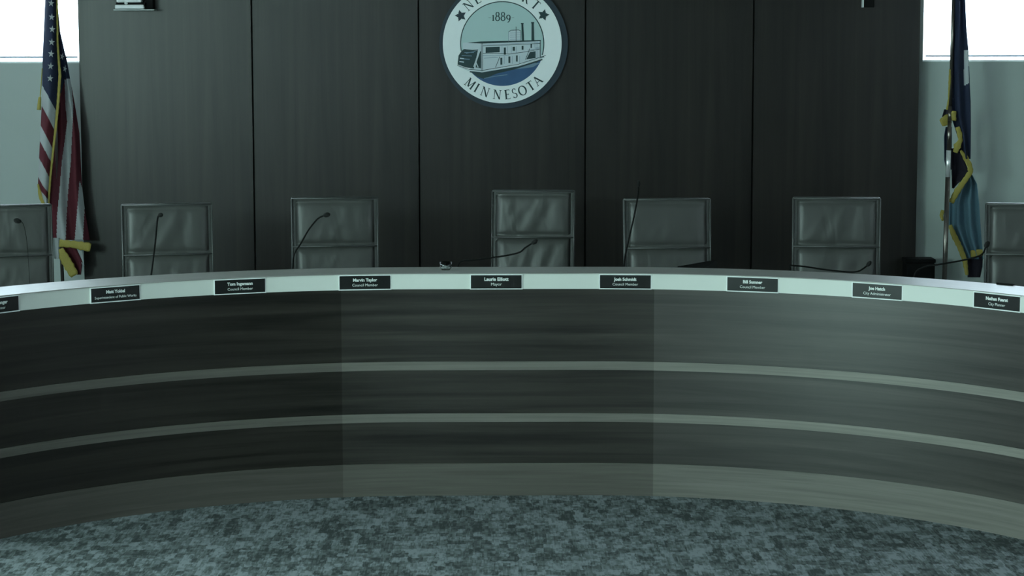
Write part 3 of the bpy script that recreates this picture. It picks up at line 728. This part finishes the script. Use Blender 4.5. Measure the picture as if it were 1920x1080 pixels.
# serif capitals drawn as strokes, unit cap height, baseline 0
TK, TN, SF = 0.165, 0.065, 0.05
def _el(cx, cy, rx, ry, a0, a1, wv, wh, n=18):
    """elliptic stroke; thick where it runs vertically (wv), thin where horizontal (wh)"""
    o = []
    for k in range(n+1):
        a = math.radians(a0+(a1-a0)*k/n); w = wh+(wv-wh)*abs(math.cos(a))
        o.append(((cx+rx*math.cos(a), cy+ry*math.sin(a)), w, (math.cos(a), math.sin(a))))
    return [[(p[0]+d[0]*w/2, p[1]+d[1]*w/2) for p, w, d in o], [(p[0]-d[0]*w/2, p[1]-d[1]*w/2) for p, w, d in o]]
def gly(ch):
    L = []   # quads
    def st(x0, y0, x1, y1, w):
        dx, dy = x1-x0, y1-y0
        if abs(dy) > abs(dx)*0.3: L.append([(x0-w/2, y0), (x0+w/2, y0), (x1+w/2, y1), (x1-w/2, y1)])
        else: L.append([(x0, y0-w/2), (x0, y0+w/2), (x1, y1+w/2), (x1, y1-w/2)])
    def sf(x, y, w=0.24): L.append([(x-w/2, y-(SF if y > 0.5 else 0)), (x+w/2, y-(SF if y > 0.5 else 0)), (x+w/2, y+(0 if y > 0.5 else SF)), (x-w/2, y+(0 if y > 0.5 else SF))])
    def el(*a, **k):
        o, i = _el(*a, **k)
        for j in range(len(o)-1): L.append([o[j], o[j+1], i[j+1], i[j]])
    if ch == 'N': w = 0.84; st(.12, 0, .12, 1, TN); st(.14, .98, .72, 0, TK); st(.72, 0, .72, 1, TN); sf(.12, 0); sf(.08, 1, .2); sf(.72, 1)
    elif ch == 'E': w = 0.62; st(.14, 0, .14, 1, TK); st(.14, .975, .54, .975, TN); st(.14, .52, .45, .52, TN); st(.14, .025, .56, .025, TN); L.append([(.52, .86), (.55, .86), (.55, 1), (.52, 1)]); L.append([(.55, 0), (.58, 0), (.60, .16), (.57, .16)]); L.append([(.43, .44), (.46, .44), (.46, .6), (.43, .6)]); sf(.10, 0, .2); sf(.10, 1, .2)
    elif ch == 'W': w = 1.12; st(.08, 1, .34, 0, TK); st(.58, 1, .36, 0, TN); st(.54, 1, .80, 0, TK); st(1.05, 1, .82, 0, TN); sf(.08, 1); sf(.56, 1); sf(1.05, 1, .2)
    elif ch in 'PR':
        w = 0.62 if ch == 'P' else 0.74; st(.14, 0, .14, 1, TK); sf(.14, 0); sf(.10, 1, .2); el(.28, .74, .25, .235, -90, 90, TK, TN); st(.14, .975, .30, .975, TN); st(.14, .505, .30, .505, TN)
        if ch == 'R': st(.34, .5, .66, 0, TK); sf(.68, 0, .14)
    elif ch == 'O': w = 0.96; el(.48, .5, .38, .49, 0, 360, TK, TN, n=40)
    elif ch == 'T': w = 0.74; st(.37, 0, .37, 1, TK); st(.05, .975, .69, .975, TN); L.append([(.03, .86), (.06, .86), (.08, 1), (.05, 1)]); L.append([(.68, .86), (.71, .86), (.69, 1), (.66, 1)]); sf(.37, 0)
    elif ch == 'M': w = 1.0; st(.12, 0, .17, 1, TN); st(.17, 1, .50, .08, TK); st(.82, 1, .50, .08, TN); st(.82, 1, .87, 0, TK); sf(.12, 0); sf(.87, 0); sf(.14, 1, .14); sf(.84, 1, .14)
    elif ch == 'I': w = 0.34; st(.17, 0, .17, 1, TK); sf(.17, 0); sf(.17, 1)
    elif ch == 'S': w = 0.58; el(.29, .75, .19, .235, 30, 260, .10, TN); el(.29, .255, .21, .24, -150, 80, .12, TN); st(.20, .56, .36, .45, .12); L.append([(.44, .78), (.47, .78), (.47, .98), (.44, .98)]); L.append([(.08, .02), (.11, .02), (.11, .22), (.08, .22)])
    elif ch == 'A': w = 0.86; st(.10, 0, .42, 1, TN); st(.42, 1, .76, 0, TK); st(.22, .34, .64, .34, TN); sf(.10, 0, .2); sf(.77, 0, .22)
    elif ch == '1': w = 0.34; st(.17, 0, .17, .66, .13); sf(.17, 0, .22); L.append([(.06, .60), (.17, .60), (.17, .66), (.06, .64)])
    elif ch == '8': w = 0.56; el(.28, .76, .17, .22, 0, 360, .12, .07, n=28); el(.28, .27, .22, .26, 0, 360, .13, .07, n=28)
    elif ch == '9': w = 0.54; el(.27, .42, .19, .24, 0, 360, .13, .07, n=28); el(.08, .36, .38, .56, -75, 12, .13, .06, n=14)
    elif ch == '-': w = 0.36; st(.04, .36, .32, .36, .035)
    return L, w
def word_arc(name, letters, R0, cap, inward):
    """letters: (char, degrees); inward: baseline nearer rim (bottom word)"""
    bm = bmesh.new()
    for ch, deg in letters:
        L, w = gly(ch); a = math.radians(deg)
        rad = Vector((math.cos(a), math.sin(a))); up = -rad if inward else rad
        rt = Vector((up.y, -up.x)); org = rad*R0
        for q in L:
            pts = []
            for x, y in q:
                v = org+rt*((x-w/2)*cap)+up*(y*cap); pts.append((812+v.x, 409-v.y))
            poly(bm, pts, 2)
    obj(name, bm, M['seal_i'], seal)
word_arc('lettering', list(zip('NEWPORT', (131.5, 119.5, 104.0, 88.5, 75.0, 61.5, 49.0))), 436, 88, False)
word_arc('lettering', list(zip('MINNESOTA', (231.0, 239.8, 250.2, 264.2, 275.9, 283.9, 293.3, 304.0, 313.6))), 524, 88, True)
bm = bmesh.new(); x = 680
for ch in '-1889-':
    L, w = gly(ch); cap = 82
    dy = 196 if ch != '9' else 196
    for q in L: poly(bm, [(x+a*cap, dy-b*cap) for a, b in q], 3)
    x += (w+0.02)*cap*1.08
obj('lettering', bm, M['seal_i'], seal)

# ------------------------------------------------------------------ flags
def interp(tab, y):
    if y <= tab[0][0]: return tab[0][1]
    for (a, b), (c, d) in zip(tab, tab[1:]):
        if y <= c: return b+(d-b)*(y-a)/(c-a)
    return tab[-1][1]
def inpoly(pts, x, y):
    r = False; n = len(pts)
    for i in range(n):
        x0, y0 = pts[i]; x1, y1 = pts[(i+1) % n]
        if (y0 > y) != (y1 > y) and x < (x1-x0)*(y-y0)/(y1-y0)+x0: r = not r
    return r
def cloth(bm, left, right, Y0, depth, color, dy=2.0, nx=24, ys=None):
    """hanging cloth between two edge traces; depth(u,y) gives folds; color(x,y)->material index"""
    y0 = max(left[0][0], right[0][0]); y1 = min(left[-1][0], right[-1][0]); n = int((y1-y0)/dy)
    prev = None
    for j in range(n+1):
        y = y0+(y1-y0)*j/n; a, b = interp(left, y), interp(right, y)
        row = []
        for i in range(nx+1):
            u = i/nx; x = a+(b-a)*u; row.append((bm.verts.new(at(x, y, Y0+depth(u, y))), x, y))
        if prev:
            for i in range(nx):
                f = bm.faces.new((prev[i][0], prev[i+1][0], row[i+1][0], row[i][0])); f.smooth = True
                f.material_index = color((prev[i][1]+row[i+1][1])/2, (prev[i][2]+row[i+1][2])/2)
        prev = row
def ribbon(bm, pts, Y, mi=0, bulge=0.004):
    """pts: (x, y, half width px); a fringe strip with rounded section"""
    prev = None
    P = []
    for (x0, y0, w0), (x1, y1, w1) in zip(pts, pts[1:]):
        n = max(2, int(math.hypot(x1-x0, y1-y0)/4))
        for k in range(n): t = k/n; P.append((x0+(x1-x0)*t, y0+(y1-y0)*t, w0+(w1-w0)*t))
    P.append(pts[-1])
    for i, (x, y, w) in enumerate(P):
        q0, q1 = P[max(i-1, 0)], P[min(i+1, len(P)-1)]
        dx, dy = q1[0]-q0[0], q1[1]-q0[1]; L = math.hypot(dx, dy) or 1; nx, ny = -dy/L, dx/L
        j = 1+0.12*math.sin(i*2.3)
        front = [at(x+nx*w*j*c, y+ny*w*j*c, Y-bulge*math.sqrt(max(0, 1-c*c))) for c in (-1, -0.6, 0, 0.6, 1)]
        back = [at(x+nx*w*j*c, y+ny*w*j*c, Y+bulge*0.6) for c in (1, -1)]
        ring = [bm.verts.new(p) for p in front+back]
        if prev:
            for k in range(7):
                f = bm.faces.new((prev[k], prev[(k+1) % 7], ring[(k+1) % 7], ring[k])); f.smooth = True; f.material_index = mi
        else: bm.faces.new(ring)
        prev = ring
    bm.faces.new(prev[::-1])
def to_local(o, e):
    """move a mesh built in world coordinates under a thing"""
    for v in o.data.vertices: v.co -= e.location
    o.parent = e; return o
def solid(o, t=0.004):
    m = o.modifiers.new('thickness', 'SOLIDIFY'); m.thickness = t; m.offset = 1
    return o
# --- left: stars and stripes
YFL = 15.56
base = at(112, 470, YFL+0.02)
fl = thing('flag_on_stand', 'red, white and navy striped flag with gold fringe, draped on a stand at left', 'flag', (base.x, YFL+0.05, RZ))
AL = [(-62, 86), (0, 84.5), (60, 82), (100, 80), (160, 79), (200, 78), (260, 75), (300, 73), (350, 71), (372, 77), (390, 87)]
AR = [(-62, 93), (0, 105), (60, 107), (130, 109), (160, 109), (200, 106), (240, 102), (270, 100), (330, 94), (390, 90)]
NAV, RED, WHT = 0, 1, 2
def colA(x, y):
    t = y-1.75*(x-interp(AL, y))
    if t < 160: return NAV
    for a, c in ((198, WHT), (236, RED), (264, WHT), (296, RED), (332, WHT), (352, RED)):
        if t < a: return c
    return WHT
bm = bmesh.new()
cloth(bm, AL, AR, YFL, lambda u, y: -0.05*math.sin(PI*u)-0.004*math.sin(9*u+y*0.02), colA, dy=1.6, nx=28)
def star(bm, x, y, r, sq=0.85, rot=0.1):
    c = bm.verts.new(at(x, y, YFL-0.062)); vs = []
    for k in range(10):
        a = PI*k/5+rot; rr = r if k % 2 == 0 else r*0.40
        vs.append(bm.verts.new(at(x+rr*math.sin(a)*sq, y-rr*math.cos(a), YFL-0.058)))
    for k in range(10): bm.faces.new((c, vs[k], vs[(k+1) % 10])).material_index = WHT
for x, y in ((95, -20), (96, 6), (97, 32), (98, 55), (97, 79), (96, 101), (95, 124), (94, 147)): star(bm, x, y, 7.2)
cf = to_local(solid(obj('flag_front_fold', bm, [M['navy'], M['red'], M['fwhite']])), fl)
for x, y in (): pass
BL = [(-62, 88), (0, 100), (130, 104), (200, 102), (385, 92), (400, 92), (450, 98)]
BR = [(-62, 97), (0, 107.5), (60, 113), (100, 122), (108, 124.5), (145, 131), (165, 135), (200, 141), (250, 149), (350, 154), (400, 160), (450, 169)]
W1 = [(121, 149), (133, 147), (137.5, 200), (136.5, 228), (135, 252), (133, 302), (128, 353), (125, 403), (123, 452), (106, 452), (107, 403), (112, 353), (116, 302), (123, 252), (126, 228), (123, 201)]
W2 = [(149, 338), (154, 352), (159, 378), (158, 403), (155, 455), (139.5, 455), (144, 403), (146, 378)]
W3 = [(106, 130), (109, 130), (110, 134), (107, 140)]
def colB(x, y):
    if inpoly(W1, x, y) or inpoly(W2, x, y): return WHT
    if y < 148-(0 if x > 115 else 0): return NAV
    if x < 124 and y < 200 and x+0.28*(y-148) < 122: return NAV if y < 175 else RED
    return RED
bm = bmesh.new()
cloth(bm, BL, BR, YFL+0.10, lambda u, y: 0.028*math.sin(u*13+0.6)*min(1, max(0.2, (y-20)/200)), colB, dy=1.6, nx=54)
c_ = YFL
for sx_, sy_ in ((121.5, 129), (116.5, 106)):
    vs = [bm.verts.new(at(sx_+(4.2 if k % 2 == 0 else 1.7)*math.sin(PI*k/5+0.3), sy_-(7 if k % 2 == 0 else 2.8)*math.cos(PI*k/5+0.3), YFL+0.052)) for k in range(10)]
    cc = bm.verts.new(at(sx_, sy_, YFL+0.05))
    for k in range(10): bm.faces.new((cc, vs[k], vs[(k+1) % 10])).material_index = WHT
to_local(solid(obj('flag_rear_folds', bm, [M['navy'], M['red'], M['fwhite']])), fl)
# small tail folds under the hem
bm = bmesh.new()
cloth(bm, [(446, 98), (485, 102)], [(446, 112), (485, 112)], YFL+0.08, lambda u, y: 0.02*math.sin(6*u), lambda x, y: WHT, dy=2, nx=8)
to_local(solid(obj('flag_tail', bm, [M['navy'], M['red'], M['fwhite']])), fl)
bm = bmesh.new()
cloth(bm, [(462, 118), (515, 146)], [(462, 142), (490, 155), (515, 152)], YFL+0.10, lambda u, y: 0.02*math.sin(6*u), lambda x, y: RED, dy=2, nx=8)
to_local(solid(obj('flag_tail', bm, [M['navy'], M['red'], M['fwhite']])), fl)
bm = bmesh.new()
cloth(bm, [(468, 142), (498, 156)], [(468, 156), (498, 158)], YFL+0.085, lambda u, y: 0.01*math.sin(6*u), lambda x, y: WHT, dy=2, nx=6)
to_local(solid(obj('flag_tail', bm, [M['navy'], M['red'], M['fwhite']])), fl)
bm = bmesh.new()
ribbon(bm, [(96, -62, 2), (107, 0, 1.8), (108, 80, 2.0), (111, 125, 2.4), (112.5, 140, 2.8), (109, 190, 2.8), (105, 235, 2.5), (101, 270, 2.3), (94, 335, 2.3), (90, 388, 2.5)], YFL-0.012)
to_local(obj('gold_fringe', bm, M['gold']), fl)
bm = bmesh.new(); ribbon(bm, [(71.5, 345, 1.5), (76, 368, 4), (85, 390, 3)], YFL-0.03); to_local(obj('gold_fringe', bm, M['gold']), fl)
bm = bmesh.new(); ribbon(bm, [(111, 456, 7), (137, 458, 6.5), (152, 461, 8), (170, 464, 8)], YFL+0.05); to_local(obj('gold_fringe', bm, M['gold']), fl)
bm = bmesh.new(); ribbon(bm, [(114, 466, 4), (120, 482, 9), (130, 500, 9.5), (140, 517, 8)], YFL+0.055); to_local(obj('gold_fringe', bm, M['gold']), fl)
bm = bmesh.new(); tube(bm, [at(79, 128, YFL-0.02), at(77, 160, YFL-0.02), at(75, 184, YFL-0.02)], 0.0035, n=8)
cd = to_local(obj('cord', bm, M['gold'], smooth=True), fl)
bm = bmesh.new(); tube(bm, [at(74.5, 182, YFL-0.02), at(74, 190, YFL-0.02), at(73, 206, YFL-0.02)], [0.008, 0.012, 0.015], n=12)
to_local(obj('tassel', bm, M['gold'], smooth=True), fl)
def stand(fl, top, bot_xy, tilt_top, mpole, r=0.015, ferr=None, finial=True):
    b = Vector((bot_xy[0], bot_xy[1], RZ))
    bm = bmesh.new(); cyl(bm, b-fl.location+Vector((0, 0, 0.05)), tilt_top-fl.location, r, r, n=18); obj('pole', bm, mpole, fl)
    bm = bmesh.new(); lathe(bm, [(0.0001, 0), (0.12, 0), (0.12, 0.015), (0.10, 0.03), (0.035, 0.05), (0.03, 0.12), (0.0001, 0.12)], n=32, c=tuple(b-fl.location)); obj('pole_base', bm, M['pole'], fl)
    bm = bmesh.new(); t = tilt_top-fl.location
    lathe(bm, [(0.0001, 0), (0.022, 0.005), (0.022, 0.02), (0.010, 0.03), (0.024, 0.07), (0.016, 0.11), (0.0001, 0.17)], n=16, c=tuple(t)); obj('finial', bm, M['gold'], fl)
tp = at(91, -78, YFL+0.05); bt = (at(118, 500, YFL+0.15).x, YFL+0.15)
stand(fl, None, bt, tp, M['pole'], 0.013)

# --- right: navy flag with pole
fr = thing('flag_on_stand', 'navy and light blue flag with gold fringe on a tilted metal pole at right', 'flag', (at(1772, 520, YFL).x, YFL, RZ))
def R_(L): return [(y, x) for x, y in L]
NV, SKY, PL, WH = 0, 1, 2, 3
mats_r = [M['navy'], M['sky'], M['plum'], M['fwhite']]
bm = bmesh.new()
cloth(bm, [(-62, 1784), (0, 1789), (60, 1786), (110, 1782), (180, 1781), (215, 1783), (240, 1791), (262, 1798), (298, 1806)],
      [(-62, 1798), (0, 1810), (50, 1812), (95, 1816), (160, 1818.5), (190, 1820), (240, 1820.5), (298, 1820)], YFL+0.03,
      lambda u, y: -0.03*math.sin(PI*u)+0.02*math.sin(u*11), lambda x, y: WH if inpoly([(1807, 95), (1816.5, 95), (1816.5, 156), (1807.5, 161)], x, y) else NV, dy=2, nx=30)
to_local(solid(obj('flag_upper_fold', bm, mats_r)), fr)
bm = bmesh.new()
cloth(bm, [(238, 1774), (255, 1771), (300, 1771.5), (318, 1775)], [(238, 1785), (318, 1784)], YFL+0.07, lambda u, y: 0.02*math.sin(6*u), lambda x, y: NV, dy=3, nx=8)
to_local(solid(obj('flag_fold', bm, mats_r)), fr)
bm = bmesh.new()
cloth(bm, [(205, 1771), (219, 1767)], [(205, 1785), (219, 1784)], YFL+0.03, lambda u, y: 0.01*math.sin(6*u), lambda x, y: PL, dy=2, nx=8)
to_local(solid(obj('flag_fold', bm, mats_r)), fr)
bm = bmesh.new()
cloth(bm, [(278, 1783), (353, 1786)], [(278, 1801), (289, 1803), (322, 1817), (353, 1788)], YFL+0.04, lambda u, y: 0.03*math.sin(5*u), lambda x, y: PL, dy=2, nx=12)
to_local(solid(obj('flag_fold', bm, mats_r)), fr)
bm = bmesh.new()
cloth(bm, [(478, 1815), (520, 1815)], [(478, 1843), (500, 1842), (520, 1838)], YFL+0.12, lambda u, y: 0.02*math.sin(6*u), lambda x, y: PL, dy=2, nx=10)
to_local(solid(obj('flag_fold', bm, mats_r)), fr)
bm = bmesh.new()
cloth(bm, [(328, 1808), (350, 1796), (380, 1781), (422, 1780), (450, 1792), (486, 1810)], [(328, 1822), (345, 1831), (380, 1835), (440, 1839), (486, 1843)], YFL+0.10,
      lambda u, y: 0.025*math.sin(u*16), lambda x, y: SKY, dy=2, nx=40)
to_local(solid(obj('flag_light_fold', bm, mats_r)), fr)
for pts, yy in (([(1781, 130, 1.5), (1781, 150, 2.6), (1779, 185, 1.6), (1776, 206, 2.5)], 0.0),
                ([(1781, 222, 9), (1772, 227, 10), (1764, 231, 6)], 0.02),
                ([(1789, 208, 4), (1787, 226, 6)], -0.03),
                ([(1795, 238, 4), (1799, 250, 5), (1801, 263, 4), (1795, 274, 7), (1791, 286, 4)], -0.02),
                ([(1801, 282, 2), (1810, 295, 5), (1818, 310, 5), (1820, 322, 5), (1808, 340, 5), (1795, 358, 6), (1783, 380, 5)], 0.0),
                ([(1768, 394, 3), (1765, 404, 4), (1768, 414, 2)], 0.06),
                ([(1781, 422, 3.5), (1789, 442, 5.5), (1800, 464, 5), (1809, 488, 5), (1813, 516, 3)], 0.07),
                ([(1820, 476, 6), (1832, 475, 7), (1843, 473, 6)], 0.08)):
    bm = bmesh.new(); ribbon(bm, pts, YFL+yy); to_local(obj('gold_fringe', bm, M['gold']), fr)
def px_on(y, Y): return at(1788-0.0325*y, y, Y)
YP = YFL-0.03
A0 = px_on(528, YP); A1 = px_on(-80, YP)
d = (A1-A0); bb = A0+d*((RZ-A0.z)/d.z)
bm = bmesh.new(); cyl(bm, bb-fr.location+Vector((0, 0, 0.05)), px_on(332, YP)-fr.location, 0.0175, n=18); obj('pole', bm, M['pole'], fr)
bm = bmesh.new(); cyl(bm, px_on(332, YP)-fr.location, px_on(282, YP)-fr.location, 0.0178, n=18); obj('ferrule', bm, M['ferrule'], fr)  # bright section of pole, its reflection painted in
bm = bmesh.new(); cyl(bm, px_on(282, YP)-fr.location, px_on(226, YP)-fr.location, 0.0145, n=18)
cyl(bm, px_on(226, YP)-fr.location, px_on(200, YP+0.03)-fr.location, 0.0140, n=18)
cyl(bm, px_on(200, YP+0.03)-fr.location, px_on(-78, YP+0.09)-fr.location, 0.0125, n=18); obj('upper_pole', bm, M['pole'], fr)
bm = bmesh.new(); lathe(bm, [(0.0001, 0), (0.12, 0), (0.12, 0.015), (0.10, 0.03), (0.035, 0.05), (0.03, 0.12), (0.0001, 0.12)], n=32, c=tuple(bb-fr.location)); obj('pole_base', bm, M['pole'], fr)
bm = bmesh.new(); lathe(bm, [(0.0001, 0), (0.022, 0.005), (0.022, 0.02), (0.010, 0.03), (0.024, 0.07), (0.016, 0.11), (0.0001, 0.17)], n=16, c=tuple(px_on(-78, YP+0.09)-fr.location)); obj('finial', bm, M['gold'], fr)
